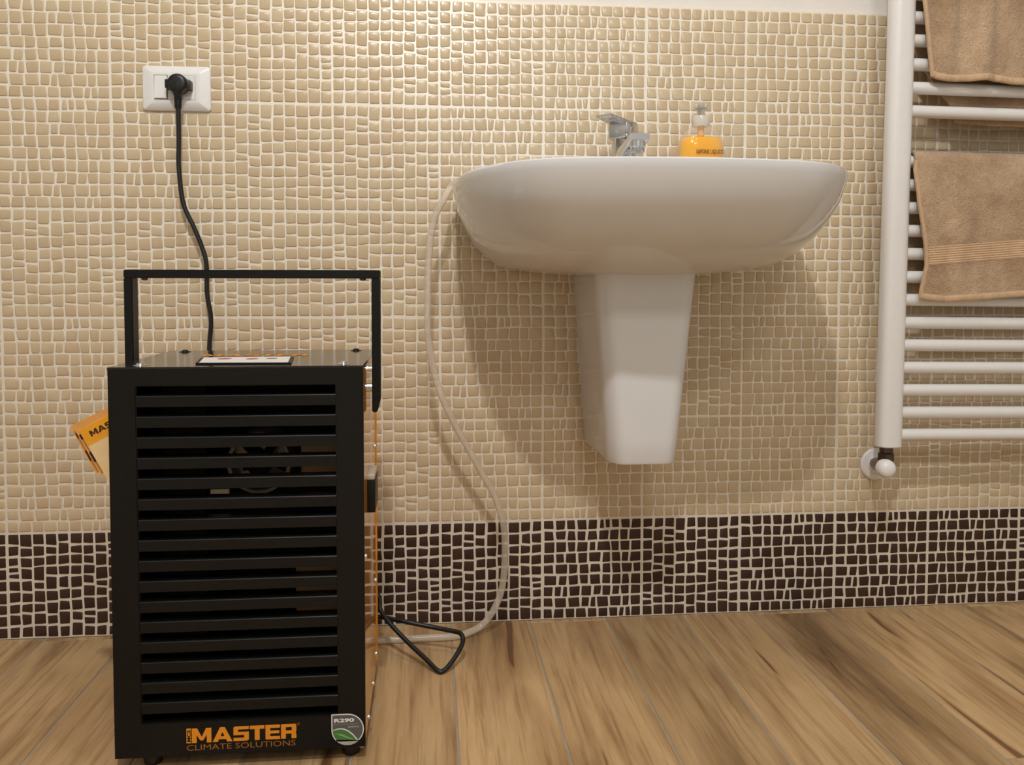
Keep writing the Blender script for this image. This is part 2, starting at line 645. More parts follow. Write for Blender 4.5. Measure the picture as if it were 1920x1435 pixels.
FACES = []
n8 = 8
for lv in range(2):
    for i in range(n8):
        j = (i + 1) % n8
        FACES.append((lv * n8 + i, lv * n8 + j, (lv + 1) * n8 + j, (lv + 1) * n8 + i))
FACES.append(tuple(range(2 * n8, 3 * n8)))
PIECE = {k: [[p for ring in piece_verts(c, k) for p in ring] for c in MASTER] for k in ('beige', 'brown')}
CENTRE = [(sum(p[0] for p in v[:8]) / 8, 0, sum(p[2] for p in v[:8]) / 8) for v in PIECE['beige']]
TINT = [rng.random() for _ in MASTER]

ORI = {  # (column, row from the floor): quarter turns of the relief, as the tiles lie on the wall
    (-1, 5): 0, (-1, 4): 0, (-1, 3): 1, (-1, 2): 0, (-1, 1): 0, (-1, 0): 3,
    (0, 5): 3, (0, 4): 0, (0, 3): 1, (0, 2): 0, (0, 1): 2, (0, 0): 1,
    (1, 5): 1, (1, 4): 1, (1, 3): 1, (1, 2): 3, (1, 1): 1, (1, 0): 0,
    (2, 5): 3, (2, 4): 1, (2, 3): 3, (2, 2): 1, (2, 1): 3, (2, 0): 1,
    (3, 5): 1, (3, 4): 2, (3, 3): 2, (3, 2): 0, (3, 1): 2, (3, 0): 1,
    (4, 5): 2, (4, 4): 2, (4, 3): 0, (4, 2): 0, (4, 1): 2, (4, 0): 0,
    (5, 5): 0, (5, 4): 0, (5, 3): 1, (5, 2): 3, (5, 1): 2, (5, 0): 1,
    (6, 5): 2, (6, 4): 0, (6, 3): 2, (6, 2): 2, (6, 1): 2, (6, 0): 0,
    (7, 5): 0, (7, 4): 0, (7, 3): 0, (7, 2): 2, (7, 1): 0, (7, 0): 0,
    (8, 5): 2, (8, 4): 0, (8, 3): 2, (8, 2): 0, (8, 1): 3, (8, 0): 2, (9, 0): 3,
}


def tint_attr(me, vals):
    a = me.attributes.new('tint', 'FLOAT', 'POINT')
    a.data.foreach_set('value', vals)


def piece_mesh(name, verts, faces, tints, mat):
    me = bpy.data.meshes.new(name)
    me.from_pydata(verts, [], faces)
    tint_attr(me, tints)
    me.materials.append(mat)
    me.polygons.foreach_set('use_smooth', [True] * len(me.polygons))
    me.update()
    return me


def in_picture(p):
    d = Vector(p) - CAM_POS
    z = d.dot(CAM_FW)
    x = 960 + 1585.7 * d.dot(CAM_RT) / z
    y = 600 - 1585.7 * d.dot(CAM_UP) / z
    hid = (190 < x < 716 and y > 655) or (262 < x < 396 and 117 < y < 214) or not (4 < x < 1916 and 4 < y < 1430)
    return (not hid), z


pool = {'beige': [], 'brown': []}
for ci in range(-6, 13):
    for ri in range(6):
        kind = 'brown' if ri == 0 else 'beige'
        rot = ORI.get((ci, ri), rng.randrange(4))
        org = Vector(((ci + 0.5) * TILE, 0, (ri + 0.5) * TILE))
        for m in range(len(MASTER)):
            c = org + Vector(rot_xz(CENTRE[m], rot))
            seen, depth = in_picture(c)
            pool[kind].append((0 if seen else 1, depth, m, rot, org))
for kind, part in (('beige', 'beige_mosaic_piece'), ('brown', 'dark_mosaic_piece')):
    pl = sorted(pool[kind], key=lambda a: a[:2])
    meshes = {}
    for s, dep, m, rot, org in pl[:300]:
        if m not in meshes:
            meshes[m] = piece_mesh(part, PIECE[kind][m], FACES, [TINT[m]] * 24, M[kind])
        o = bpy.data.objects.new(part, meshes[m])
        o.location = org
        o.rotation_euler = (0, rot * PI / 2, 0)
        COL.objects.link(o)
        o.parent = wall_back
    V, F, T = [], [], []
    for s, dep, m, rot, org in pl[300:]:
        b = len(V)
        t = min(1, max(0, TINT[m] + rng.uniform(-0.4, 0.4)))
        for p in PIECE[kind][m]:
            q = rot_xz(p, rot)
            V.append((q[0] + org.x, q[1], q[2] + org.z))
            T.append(t)
        F += [tuple(b + i for i in f) for f in FACES]
    me = piece_mesh(part + '_field', V, F, T, M[kind])
    o = bpy.data.objects.new(part + '_field', me)
    COL.objects.link(o)
    o.parent = wall_back
    o['kind'] = 'stuff'

# ---------------------------------------------------------------- washbasin
SX, SY = 0.945, 0.0
half = [(0.312, 0.0), (0.318, -0.05), (0.323, -0.14), (0.320, -0.22), (0.303, -0.316), (0.265, -0.396), (0.215, -0.447), (0.165, -0.468), (0.10, -0.480), (0.04, -0.485), (0.0, -0.486)]
curve = [(-x, y, 0) for x, y in half] + [(x, y, 0) for x, y in half[-2::-1]]
plan = [(p.x, p.y) for p in catmull(curve, 4)]
plan += [(0.312 - 0.624 * k / 13, 0.0) for k in range(1, 13)]
NP = len(plan)


def prof_interp(tab, z):
    for (za, a), (zb, b) in zip(tab, tab[1:]):
        if za >= z >= zb:
            t = (za - z) / (za - zb)
            return a + (b - a) * t
    return tab[-1][1]


sxt = [(0.8405, 1.0), (0.825, 0.998), (0.7935, 0.978), (0.766, 0.941), (0.738, 0.891), (0.716, 0.829), (0.6966, 0.742), (0.6885, 0.63), (0.682, 0.45), (0.680, 0.36)]
syt = [(0.8405, 1.0), (0.825, 0.994), (0.7935, 0.965), (0.766, 0.922), (0.738, 0.862), (0.716, 0.795), (0.6966, 0.70), (0.6885, 0.60), (0.682, 0.55), (0.680, 0.50)]
zs = [0.680, 0.6815, 0.684, 0.6885, 0.6966, 0.706, 0.716, 0.727, 0.738, 0.752, 0.766, 0.780, 0.7935, 0.81, 0.825, 0.834]
bm = B()
rings = []
for z in zs:
    a, b = prof_interp(sxt, z), prof_interp(syt, z)
    rings.append([(SX + x * a, SY + y * b - 0.0005, z) for x, y in plan])
for ins, z in ((0.0012, 0.8378), (0.0045, 0.8400), (0.011, 0.8405)):
    rings.append([(SX + x * (1 - ins / 0.323), SY + y * (1 - ins / 0.486) - 0.0005, z) for x, y in plan])


def bowl_ring(s, z):
    r = []
    for x, y in plan:
        a = math.atan2((y + 0.27) / 0.19, x / 0.27)
        ca, sa = math.cos(a), math.sin(a)
        k = (abs(ca) ** 2.6 + abs(sa) ** 2.6) ** (-1 / 2.6)
        r.append((SX + ca * k * 0.262 * s, -0.277 + sa * k * 0.178 * s, z))
    return r


for s, z in ((1.0, 0.8385), (0.985, 0.834), (0.95, 0.815), (0.86, 0.78), (0.68, 0.745), (0.4, 0.728), (0.09, 0.723)):
    rings.append(bowl_ring(s, z))
loft(bm, rings)
basin = thing('washbasin', (SX, 0, 0.68), 'wide white ceramic washbasin hung on the mosaic wall', 'washbasin')
obj('basin', bm, M['ceramic'], basin, angle=50)
bm = B()
lathe(bm, (SX, -0.277, 0.7225), [(0.001, 0.004), (0.018, 0.0045), (0.021, 0.003), (0.022, 0.0)], seg=20)
obj('drain', bm, M['chrome'], basin)
# cover of the pipes under it
pc = 0.9475


def ped_ring(z):
    t = (z - 0.354) / (0.682 - 0.354)
    hb, hf, d, rad = 0.0645 + 0.025 * t, 0.056 + 0.0275 * t, 0.226 + 0.018 * t, 0.03
    pts = [(-hb, 0.0)]
    yl = -(d - 0.048)
    pts += [(-hb + (hb - hf) * 0.35, -d * 0.5), (-hf - 0.004, yl)]
    for k in range(7):
        a = PI + (PI / 2) * k / 6
        pts.append((-hf - 0.004 + 0.028 + 0.028 * math.cos(a), yl - 0.008 + 0.04 * math.sin(a)))
    left = pts
    ring = left + [(-x, y) for x, y in left[::-1]]
    return [(pc + x, y - 0.0005, z) for x, y in ring]


bm = B()
rr = [ped_ring(0.354), ped_ring(0.3555), ped_ring(0.36)]
cen = Vector((pc, -0.1, 0.354))
rr[0] = [tuple(Vector(p) + (Vector((pc, -0.10, 0.354)) - Vector(p)) * 0.05 * (0 if p[1] > -0.01 else 1)) for p in rr[0]]
rr[1] = [tuple(Vector(p) + (Vector((pc, -0.10, 0.3555)) - Vector(p)) * 0.015 * (0 if p[1] > -0.01 else 1)) for p in rr[1]]
for k in range(1, 9):
    rr.append(ped_ring(0.36 + (0.682 - 0.36) * k / 8))
loft(bm, rr)
obj('half_pedestal', bm, M['ceramic'], basin, angle=40)

# ---------------------------------------------------------------- mixer tap on the basin
tap = thing('mixer_tap', (0.935, -0.09, 0.8395), 'chrome mixer tap with a flat lever, standing on the washbasin', 'tap')
TX, TY = 0.936, -0.088


def rrect(cx, cy, hx, hy, r, z, n=5):
    pts = []
    for qx, qy, a0 in ((1, 1, 0), (-1, 1, PI / 2), (-1, -1, PI), (1, -1, 1.5 * PI)):
        for k in range(n):
            a = a0 + PI / 2 * k / (n - 1)
            pts.append((cx + qx * (hx - r) + r * math.cos(a), cy + qy * (hy - r) + r * math.sin(a), z))
    return pts


bm = B()
lathe(bm, (TX, TY, 0.8395), [(0.026, 0.0), (0.026, 0.004), (0.0225, 0.006), (0.0215, 0.05), (0.0215, 0.088), (0.0205, 0.090)], seg=32)
obj('body', bm, M['chrome'], tap)
bm = B()
sp = []
for t in range(9):
    f = t / 8
    y = TY - 0.005 - f * 0.118
    z = 0.893 + 0.021 * f
    h = 0.016 - 0.0105 * f
    w = 0.0185 - 0.0005 * f
    sp.append([(TX + x, y + (0.0 if f < 1 else 0), z + zz) for x, zz, _ in rrect(0, 0, w, h, min(h, w) * 0.7, 0, 5)])
loft(bm, sp)
sph = obj('spout', bm, M['chrome'], tap, angle=40)
bm = B()
lathe(bm, (TX, TY - 0.108, 0.8935), [(0.0098, -0.0055), (0.0116, -0.0055), (0.0124, -0.004), (0.0124, 0.004), (0.0140, 0.005), (0.0140, 0.016)], seg=24)
aer = obj('aerator', bm, M['chrome'], tap)
bm = B()
lathe(bm, (TX, TY - 0.108, 0.8885), [(0.0092, -0.001), (0.0092, 0.002)], seg=20)
obj('aerator_mesh', bm, M['galv'], aer)
# lever: a flat plate turned towards the left, on a square hub
ld = Vector((-0.70, -0.714, 0)).normalized()
lp = Vector((-ld.y, ld.x, 0))
bm = B()
hub = []
for z, s in ((0.929, 0.0205), (0.931, 0.0215), (0.950, 0.0215), (0.958, 0.021), (0.960, 0.019)):
    hub.append([tuple(Vector((TX, TY, z)) + lp * x + ld * y) for x, y, _ in rrect(0, 0, s, s, 0.006, 0, 4)])
loft(bm, hub)
lever = obj('lever', bm, M['chrome'], tap, angle=40)
bm = B()
pla = []
for t, w, z0, z1 in ((-0.012, 0.0205, 0.952, 0.9610), (0.012, 0.0205, 0.9535, 0.9612), (0.035, 0.019, 0.9565, 0.9625), (0.066, 0.0165, 0.9605, 0.9648), (0.0675, 0.0155, 0.9615, 0.9642)):
    c = Vector((TX, TY, 0)) + ld * t
    pla.append([tuple(c + lp * x + Vector((0, 0, (z0 + z1) / 2 + zz))) for x, zz, _ in rrect(0, 0, w, (z1 - z0) / 2, (z1 - z0) / 2 * 0.8, 0, 4)])
loft(bm, pla)
obj('lever_plate', bm, M['chrome'], lever, angle=40)
bm = B()
c = Vector((TX, TY, 0.941)) + ld * 0.0212
cyl(bm, c, c + ld * 0.0012, 0.0035, 16)
obj('index_button', bm, M['steel'], lever)

# ---------------------------------------------------------------- soap bottle on the basin
bx, by, bz = 1.083, -0.085, 0.8405
bottle = thing('soap_bottle', (bx, by, bz), 'clear pump bottle of orange liquid soap on the washbasin', 'soap bottle')


def bot_rings(scale, table):
    out = []
    for z, hx, hy, p in table:
        ring = []
        for k in range(32):
            a = 2 * PI * k / 32
            ca, sa = math.cos(a), math.sin(a)
            q = (abs(ca) ** p + abs(sa) ** p) ** (-1 / p)
            ring.append((bx + ca * q * (hx + scale), by + sa * q * (hy + scale), z))
        out.append(ring)
    return out


shell = [(bz, 0.038, 0.023, 3), (bz + 0.003, 0.042, 0.026, 3), (0.88, 0.0435, 0.0275, 3), (0.915, 0.0430, 0.027, 2.8), (0.930, 0.0405, 0.026, 2.6), (0.940, 0.034, 0.024, 2.4), (0.949, 0.0245, 0.0205, 2.2), (0.954, 0.0175, 0.017, 2), (0.958, 0.0145, 0.0145, 2)]
bm = B()
loft(bm, bot_rings(0.0, shell), True, False)
obj('bottle', bm, M['bottle'], bottle, angle=60)
liq = [(bz + 0.002, 0.038, 0.023, 3), (bz + 0.004, 0.041, 0.025, 3), (0.88, 0.0425, 0.0265, 3), (0.915, 0.042, 0.026, 2.8), (0.929, 0.0398, 0.0252, 2.6), (0.934, 0.036, 0.022, 2.5)]
bm = B()
loft(bm, bot_rings(-0.0008, liq))
obj('liquid_soap', bm, M['soap'], bottle, angle=50)
bm = B()
lathe(bm, (bx, by, 0), [(0.0155, 0.9555), (0.0162, 0.957), (0.0162, 0.971), (0.0150, 0.9745), (0.010, 0.976)], seg=32)
lathe(bm, (bx, by, 0), [(0.0078, 0.975), (0.0075, 0.986), (0.0075, 0.990)], seg=20)
obj('pump_collar', bm, M['pump'], bottle)
bm = B()
lathe(bm, (bx, by, 0), [(0.0082, 0.987), (0.0125, 0.9895), (0.0128, 0.994), (0.0105, 0.9968), (0.004, 0.9978)], seg=24)
tube(bm, catmull([(bx, by, 0.9925), (bx - 0.004, by - 0.012, 0.9935), (bx - 0.008, by - 0.026, 0.9925), (bx - 0.009, by - 0.030, 0.9895)], 4), [0.006] * 12 + [0.0045], 12)
obj('pump_head', bm, M['pump'], bottle)
bm = B()
cyl(bm, (bx, by, 0.85), (bx, by, 0.957), 0.003, 10)
cyl(bm, (bx, by, 0.938), (bx, by, 0.956), 0.0062, 14)
obj('dip_tube', bm, plain('amber_tube', srgb(240, 190, 110), 0.3), bottle)
text_obj('label_text', 'SAPONE LIQUIDO', M['dark_print'], bottle, (bx - 0.017, by - 0.0287, 0.9005), (1, 0.02, 0), (0, 0, 1), 0.0092, 0.053, 0.0004, 0.012)

# ---------------------------------------------------------------- wall socket
outlet = thing('wall_socket', (0.119, 0, 1.0212), 'white wall socket plate with rocker switch on the beige mosaic', 'wall socket')
ox, oz = 0.1190, 1.0212


def rr_xz(cx, cz, hx, hz, r, y, n=5):
    return [(p[0], y, p[1]) for p in rrect(cx, cz, hx, hz, r, 0, n)]


bm = B()
loft(bm, [rr_xz(ox, oz, 0.0605, 0.0405, 0.006, -0.0005), rr_xz(ox, oz, 0.0607, 0.0407, 0.006, -0.005), rr_xz(ox, oz, 0.0595, 0.0395, 0.0055, -0.0068), rr_xz(ox, oz, 0.045, 0.029, 0.003, -0.0125), rr_xz(ox, oz, 0.041, 0.0255, 0.002, -0.0132), rr_xz(ox - 0.0015, oz + 0.0005, 0.0366, 0.0222, 0.001, -0.0132), rr_xz(ox - 0.0015, oz + 0.0005, 0.0366, 0.0222, 0.001, -0.010)])
obj('cover_plate', bm, M['plastic_white'], outlet, angle=30)
bm = box(B(), ox - 0.0381, ox + 0.0351, -0.0108, -0.009, oz - 0.0217, oz + 0.0227)
obj('module_gap', bm, M['gap'], outlet, smooth=False)
bm = B()
flat = [(-0.0132, -0.0222), (-0.0150, 0.0228)]
x0, x1, z0, z1 = ox - 0.0375, ox - 0.0149, oz - 0.0205, oz + 0.0222
vs = [(x0, -0.0105, z0), (x1, -0.0105, z0), (x1, -0.0105, z1), (x0, -0.0105, z1)]
fr = [(x0 + 0.0004, -0.0172, z0 + 0.0004), (x1 - 0.0004, -0.0172, z0 + 0.0004), (x1 - 0.0004, -0.0136, z1 - 0.0004), (x0 + 0.0004, -0.0136, z1 - 0.0004)]
loft(bm, [vs, fr])
bmesh.ops.bevel(bm, geom=[e for e in bm.edges if all(v.co.y < -0.012 for v in e.verts)], offset=0.0008, segments=2, affect='EDGES')
obj('rocker_switch', bm, M['plastic_white'], outlet, angle=30)
bm = box(B(), ox - 0.0139, ox + 0.0346, -0.0136, -0.0103, oz - 0.0214, oz + 0.0224, 0.0006, 1)
obj('socket_insert', bm, M['plastic_white'], outlet, angle=30)

# ---------------------------------------------------------------- power cord of the dehumidifier
cord = thing('power_cord', (0.1283, -0.03, 1.025), 'black power cord plugged in the wall socket, looped on the floor', 'cable')
px, pz = 0.1283, 1.0245
path = catmull([(px - 0.0005, -0.030, 0.984), (px - 0.0005, -0.029, 0.965), (0.1272, -0.027, 0.92), (0.1262, -0.026, 0.875), (0.1330, -0.026, 0.8105), (0.1505, -0.026, 0.768), (0.1640, -0.026, 0.733), (0.1727, -0.027, 0.700), (0.1735, -0.028, 0.645), (0.1800, -0.028, 0.596), (0.1765, -0.03, 0.542), (0.178, -0.045, 0.42), (0.21, -0.07, 0.28), (0.30, -0.09, 0.16), (0.42, -0.095, 0.125),
                (0.4821, -0.1, 0.101), (0.4902, -0.11, 0.0751), (0.5073, -0.13, 0.0581), (0.5402, -0.16, 0.0347), (0.5711, -0.19, 0.0173), (0.592, -0.2125, 0.0058), (0.6025, -0.213, 0.0050), (0.6167, -0.2, 0.0134), (0.6312, -0.18, 0.0264), (0.6373, -0.165, 0.0349), (0.6349, -0.155, 0.0422), (0.6248, -0.145, 0.0433), (0.587, -0.13, 0.0463), (0.5392, -0.12, 0.0538), (0.514, -0.11, 0.0556), (0.4838, -0.1, 0.0576), (0.44, -0.12, 0.065), (0.40, -0.187, 0.08)], 7)
bm = B()
tube(bm, path, 0.0042, 10)
obj('cable', bm, M['rubber'], cord, angle=60)
bm = B()
sec = [(-0.0140, 0.0165, 0.0165), (-0.018, 0.0174, 0.0172), (-0.036, 0.0172, 0.0165), (-0.0395, 0.0160, 0.0145), (-0.0412, 0.0135, 0.0145), (-0.0418, 0.009, 0.010)]
lathe(bm, (px, 0, pz), [(a, y) for y, a, _ in sec], axis='Y', seg=32)
# neck running down into the cord
nk = []
for z, hx, hy, yc in ((pz + 0.002, 0.0150, 0.013, -0.030), (pz - 0.009, 0.0135, 0.0125, -0.030), (pz - 0.016, 0.0098, 0.0105, -0.030), (pz - 0.022, 0.0070, 0.0080, -0.030), (pz - 0.026, 0.0066, 0.0066, -0.030)):
    nk.append([(px - 0.0005 + hx * math.cos(2 * PI * k / 20), yc + hy * math.sin(2 * PI * k / 20), z) for k in range(20)])
loft(bm, nk)
plug = obj('plug', bm, M['rubber'], cord, angle=40)
bm = B()
for s in (-1, 1):
    box(bm, px + s * 0.0135 - 0.0085, px + s * 0.0135 + 0.0085, -0.036, -0.0142, pz - 0.009, pz + 0.007, 0.0015, 2)
obj('grip', bm, M['rubber'], plug)
bm = B()
for k in range(6):
    z = pz - 0.0265 - k * 0.0029
    lathe(bm, (px - 0.0005, -0.030, z), [(0.0056, 0.0), (0.0068 - k * 0.0001, -0.0004), (0.0068 - k * 0.0001, -0.0018), (0.0056, -0.0024)], seg=16)
lathe(bm, (px - 0.0005, -0.030, pz - 0.0455), [(0.0050, 0.0), (0.0055, 0.019)], seg=16)
obj('strain_relief', bm, M['rubber'], plug)

# ---------------------------------------------------------------- drain hose into the basin
hose = [(0.4, -0.182, 0.045), (0.425, -0.13, 0.026), (0.452, -0.098, 0.011), (0.4807, -0.0854, 0.0072), (0.55, -0.082, 0.0068), (0.6228, -0.08, 0.0072), (0.653, -0.07, 0.0098), (0.6787, -0.06, 0.0195), (0.6993, -0.055, 0.0439), (0.7149, -0.05, 0.0795), (0.7206, -0.0537, 0.13), (0.7199, -0.0616, 0.1939), (0.7113, -0.0669, 0.2362), (0.6979, -0.0715, 0.273), (0.6777, -0.0762, 0.3096), (0.6527, -0.0821, 0.3562), (0.628, -0.088, 0.4021), (0.6066, -0.0939, 0.4474), (0.5912, -0.095, 0.4915), (0.5827, -0.095, 0.5304), (0.577, -0.095, 0.5789), (0.5772, -0.095, 0.6367), (0.5783, -0.095, 0.6944), (0.5833, -0.095, 0.7519), (0.5929, -0.095, 0.7903), (0.6073, -0.095, 0.8162), (0.6180, -0.072, 0.8375), (0.6285, -0.074, 0.8486), (0.646, -0.085, 0.8495), (0.69, -0.13, 0.8492), (0.722, -0.170, 0.843), (0.752, -0.205, 0.815)]
bm = B()
hp = catmull(hose, 6)
tube(bm, hp, 0.0063, 14, caps=False)
hb = obj('drain_hose', bm, M['hose'], None, angle=60)
hb['label'] = 'milky translucent drain hose rising from the floor into the washbasin'
hb['category'] = 'hose'

# ---------------------------------------------------------------- dehumidifier
X0, X1, YF, YB, Z0, Z1 = 0.155, 0.490, -0.467, -0.190, 0.0200, 0.552
mach = thing('dehumidifier', ((X0 + X1) / 2, (YF + YB) / 2, 0), 'black louvred dehumidifier with carry handle on the wood-look floor', 'dehumidifier')
SL, SR = 0.1915, 0.4525
bm = B()
T = 0.011
zb = [0.5144 - k * 0.027875 for k in range(17)]
top_in = zb[0] + 0.0122
# front frame: two stiles and two rails in one sheet, its slot edges turned inwards
outer = [(X0, Z0), (X1, Z0), (X1, Z1 - 0.0005), (X0, Z1 - 0.0005)]
inner = [(SL, zb[-1]), (SR, zb[-1]), (SR, top_in), (SL, top_in)]
of = [bm.verts.new((x, YF, z)) for x, z in outer]
ob_ = [bm.verts.new((x, YF + T, z)) for x, z in outer]
inf = [bm.verts.new((x, YF, z)) for x, z in inner]
inb = [bm.verts.new((x, YF + T, z)) for x, z in inner]
for i in range(4):
    j = (i + 1) % 4
    bm.faces.new((of[i], of[j], inf[j], inf[i]))
    bm.faces.new((ob_[j], ob_[i], inb[i], inb[j]))
    bm.faces.new((of[j], of[i], ob_[i], ob_[j]))
    bm.faces.new((inf[i], inf[j], inb[j], inb[i]))
bmesh.ops.recalc_face_normals(bm, faces=bm.faces[:])
bmesh.ops.bevel(bm, geom=[e for e in bm.edges if all(abs(v.co.y - YF) < 1e-5 for v in e.verts) and len(set((round(v.co.x, 4), round(v.co.z, 4)) for v in e.verts) & set([(round(a, 4), round(b, 4)) for a, b in outer])) in (0, 2)], offset=0.0013, segments=2, affect='EDGES')
obj('front_frame', bm, M['black'], mach)
slat_me = None
for k in range(16):
    za, zc = zb[k] - 0.0157, zb[k]
    bm = B()
    pro = [(YF + 0.0002, za + 0.0002), (YF, za + 0.0006), (YF, zc - 0.0016), (YF + 0.0007, zc - 0.0006), (YF + 0.0022, zc), (YF + 0.0230, zc - 0.0004), (YF + 0.0230, zc - 0.0018), (YF + 0.0022, zc - 0.0024), (YF + 0.0022, za)]
    loft(bm, [[(SL - 0.0005, y, z) for y, z in pro], [(SR + 0.0005, y, z) for y, z in pro]])
    obj('slat', bm, M['black'], mach, angle=20)
# casing
bm = box(B(), X0 - 0.0005, X1 + 0.0005, YF + 0.0006, YB, Z1 - 0.004, Z1 + 0.0006, 0.0008, 1)
obj('top_panel', bm, M['blackgloss'], mach)
bm = box(B(), X0 + 0.0008, X0 + 0.003, YF + T, YB, Z0 + 0.002, Z1 - 0.004)
obj('side_panel', bm, M['yellow'], mach, smooth=False)
bm = box(B(), X1 - 0.003, X1 - 0.0004, YF + T, YB - 0.012, Z0 + 0.002, Z1 - 0.004)
sp_r = obj('side_panel', bm, M['yellow'], mach, smooth=False)
bm = box(B(), X0 + 0.003, X1 + 0.0012, YB - 0.012, YB, Z0 + 0.002, Z1 - 0.004, 0.001, 1)
obj('back_panel', bm, M['yellow'], mach)
bm = box(B(), X0 + 0.003, X1 - 0.003, YF + T, YB - 0.012, Z0, Z0 + 0.003)
obj('base_plate', bm, M['black'], mach, smooth=False)
# socket cover standing proud of the right flank
bm = box(B(), X1 - 0.002, X1 + 0.0112, -0.400, -0.335, 0.3310, 0.3790, 0.0012, 2)
gp = obj('side_cover', bm, M['black'], mach)
bm = box(B(), X1 - 0.001, X1 + 0.0105, -0.399, -0.336, 0.3792, 0.3872, 0.0012, 2)
obj('cover_trim', bm, M['galv'], gp)
for (y, z) in ((-0.225, 0.395), (-0.225, 0.17), (-0.225, 0.30), (-0.30, 0.030), (-0.225, 0.045), (-0.44, 0.28), (-0.40, 0.028)):
    bm = B()
    lathe(bm, (X1, y, z), [(0.0038, -0.0004), (0.0036, 0.0012), (0.0022, 0.0024), (0.0005, 0.0028)], axis='X', seg=12)
    obj('side_screw', bm, M['steel'], mach)
for (x, y) in ((0.186, -0.218), (0.459, -0.212), (0.461, -0.438), (0.188, -0.438)):
    bm = B()
    lathe(bm, (x, y, Z1 + 0.0004), [(0.0090, 0.0), (0.0088, 0.0009), (0.0052, 0.0011), (0.0046, 0.0030), (0.0020, 0.0040), (0.0006, 0.0041)], seg=18)
    obj('top_screw', bm, M['steel'] if y < -0.3 else M['black'], mach)
# rubber feet
for (x, y) in ((0.197, -0.440), (0.468, -0.440), (0.197, -0.215), (0.468, -0.215)):
    bm = B()
    lathe(bm, (x, y, 0), [(0.0115, 0.0), (0.0125, 0.0015), (0.0135, 0.016), (0.0115, 0.0205)], seg=18)
    ft = obj('foot', bm, M['rubber'], mach)
bm = B()
cyl(bm, (0.4835, -0.447, 0.0105), (0.4835, -0.447, 0.0205), 0.0042, 10)
obj('foot_bolt', bm, M['steel'], mach)
# carry handle, folded up
HY0, HY1 = -0.358, -0.334
HL, HR = 0.1402, 0.5072
bm = B()
w = 0.0125
for xa, xb in ((HL, HL + w), (HR - w, HR)):
    s = 1 if xa > 0.3 else -1
    lo, ch = 0.4715, 0.491
    if s > 0:
        prof = [(xa, lo), (xb - 0.005, lo), (xb, ch), (xb, 0.672), (xa, 0.672)]
    else:
        prof = [(xa, ch), (xa + 0.005, lo), (xb, lo), (xb, 0.672), (xa, 0.672)]
    loft(bm, [[(x, HY0, z) for x, z in prof], [(x, HY1, z) for x, z in prof]])
box(bm, HL, HR, HY0, HY1, 0.6715, 0.6838)
bmesh.ops.bevel(bm, geom=bm.edges[:], offset=0.0011, segments=2, affect='EDGES')
hd = obj('handle', bm, M['black'], mach)
for x in (HL + 0.026, HR - 0.026):
    bm = B()
    lathe(bm, (x, (HY0 + HY1) / 2, 0.6716), [(0.0045, 0.0), (0.0045, -0.0024), (0.0025, -0.0034)], seg=12)
    obj('handle_screw', bm, M['brass'], hd)
for s, xa, xb in ((-1, HL + w, X0 + 0.0006), (1, X1 - 0.0004, HR - w)):
    for yy, zz in ((-0.346, 0.508), (-0.346, 0.535)):
        bm = B()
        cyl(bm, (min(xa, xb) - 0.0005, yy, zz), (max(xa, xb) + 0.0005, yy, zz), 0.0068, 14)
        obj('pivot_bolt', bm, M['steel'], mach)
# works seen dimly through the slots
for xa, xb in ((X0 + 0.0031, X0 + 0.0040), (X1 - 0.0040, X1 - 0.0031)):
    obj('inner_lining', box(B(), xa, xb, YF + T, -0.300, Z0 + 0.004, Z1 - 0.006), M['blackin'], mach, smooth=False)
bm = box(B(), X0 + 0.004, X1 - 0.004, -0.300, -0.292, Z0 + 0.004, Z1 - 0.006)
obj('inner_bulkhead', bm, M['blackin'], mach, smooth=False)
fx, fz, fy = 0.3345, 0.405, -0.385
bm = B()
lathe(bm, (fx, fy, fz), [(0.040, -0.004), (0.042, -0.006), (0.045, -0.004), (0.045, 0.05), (0.040, 0.05)], axis='Y', seg=36)
bmesh.ops.delete(bm, geom=[f for f in bm.faces if len(f.verts) > 8], context='FACES')
fan = obj('fan', bm, M['galv'], mach)
bm = B()
lathe(bm, (fx, fy, fz), [(0.016, -0.006), (0.019, -0.003), (0.019, 0.045), (0.010, 0.047)], axis='Y', seg=24)
obj('fan_hub', bm, M['blackin'], fan)
for k in range(5):
    a = 2 * PI * k / 5 + 0.3
    bm = B()
    r0, r1 = 0.019, 0.039
    pts = []
    for rr_, aw in ((r0, 0.34), (r1, 0.42)):
        pts.append([(fx + rr_ * math.cos(a - aw), fy + 0.002, fz + rr_ * math.sin(a - aw)), (fx + rr_ * math.cos(a + aw), fy + 0.022, fz + rr_ * math.sin(a + aw)), (fx + rr_ * math.cos(a + aw), fy + 0.0235, fz + rr_ * math.sin(a + aw)), (fx + rr_ * math.cos(a - aw), fy + 0.0035, fz + rr_ * math.sin(a - aw))])
    loft(bm, pts)
    obj('fan_blade', bm, M['galv'], fan)
bm = box(B(), 0.395, 0.482, -0.392, -0.389, 0.380, 0.432, 0.0005, 1)
obj('bracket', bm, plain('tan_plate', srgb(150, 122, 88), 0.5), mach)
bm = box(B(), 0.27, 0.296, -0.405, -0.400, 0.345, 0.372, 0.0005, 1)
obj('bracket', bm, M['galv'], mach)
bm = box(B(), 0.205, 0.265, -0.405, -0.340, 0.05, 0.53, 0.001, 1)
obj('coil_end', bm, M['blackin'], mach)
bm = box(B(), 0.392, 0.480, -0.43, -0.427, 0.20, 0.285, 0.0005, 1)
obj('control_board', bm, plain('brown_board', srgb(120, 96, 66), 0.6), mach)
bm = B()
lathe(bm, (0.36, -0.365, Z0 + 0.003), [(0.045, 0.0), (0.05, 0.02), (0.05, 0.12), (0.04, 0.15), (0.015, 0.16)], seg=28)
obj('compressor', bm, M['blackin'], mach)

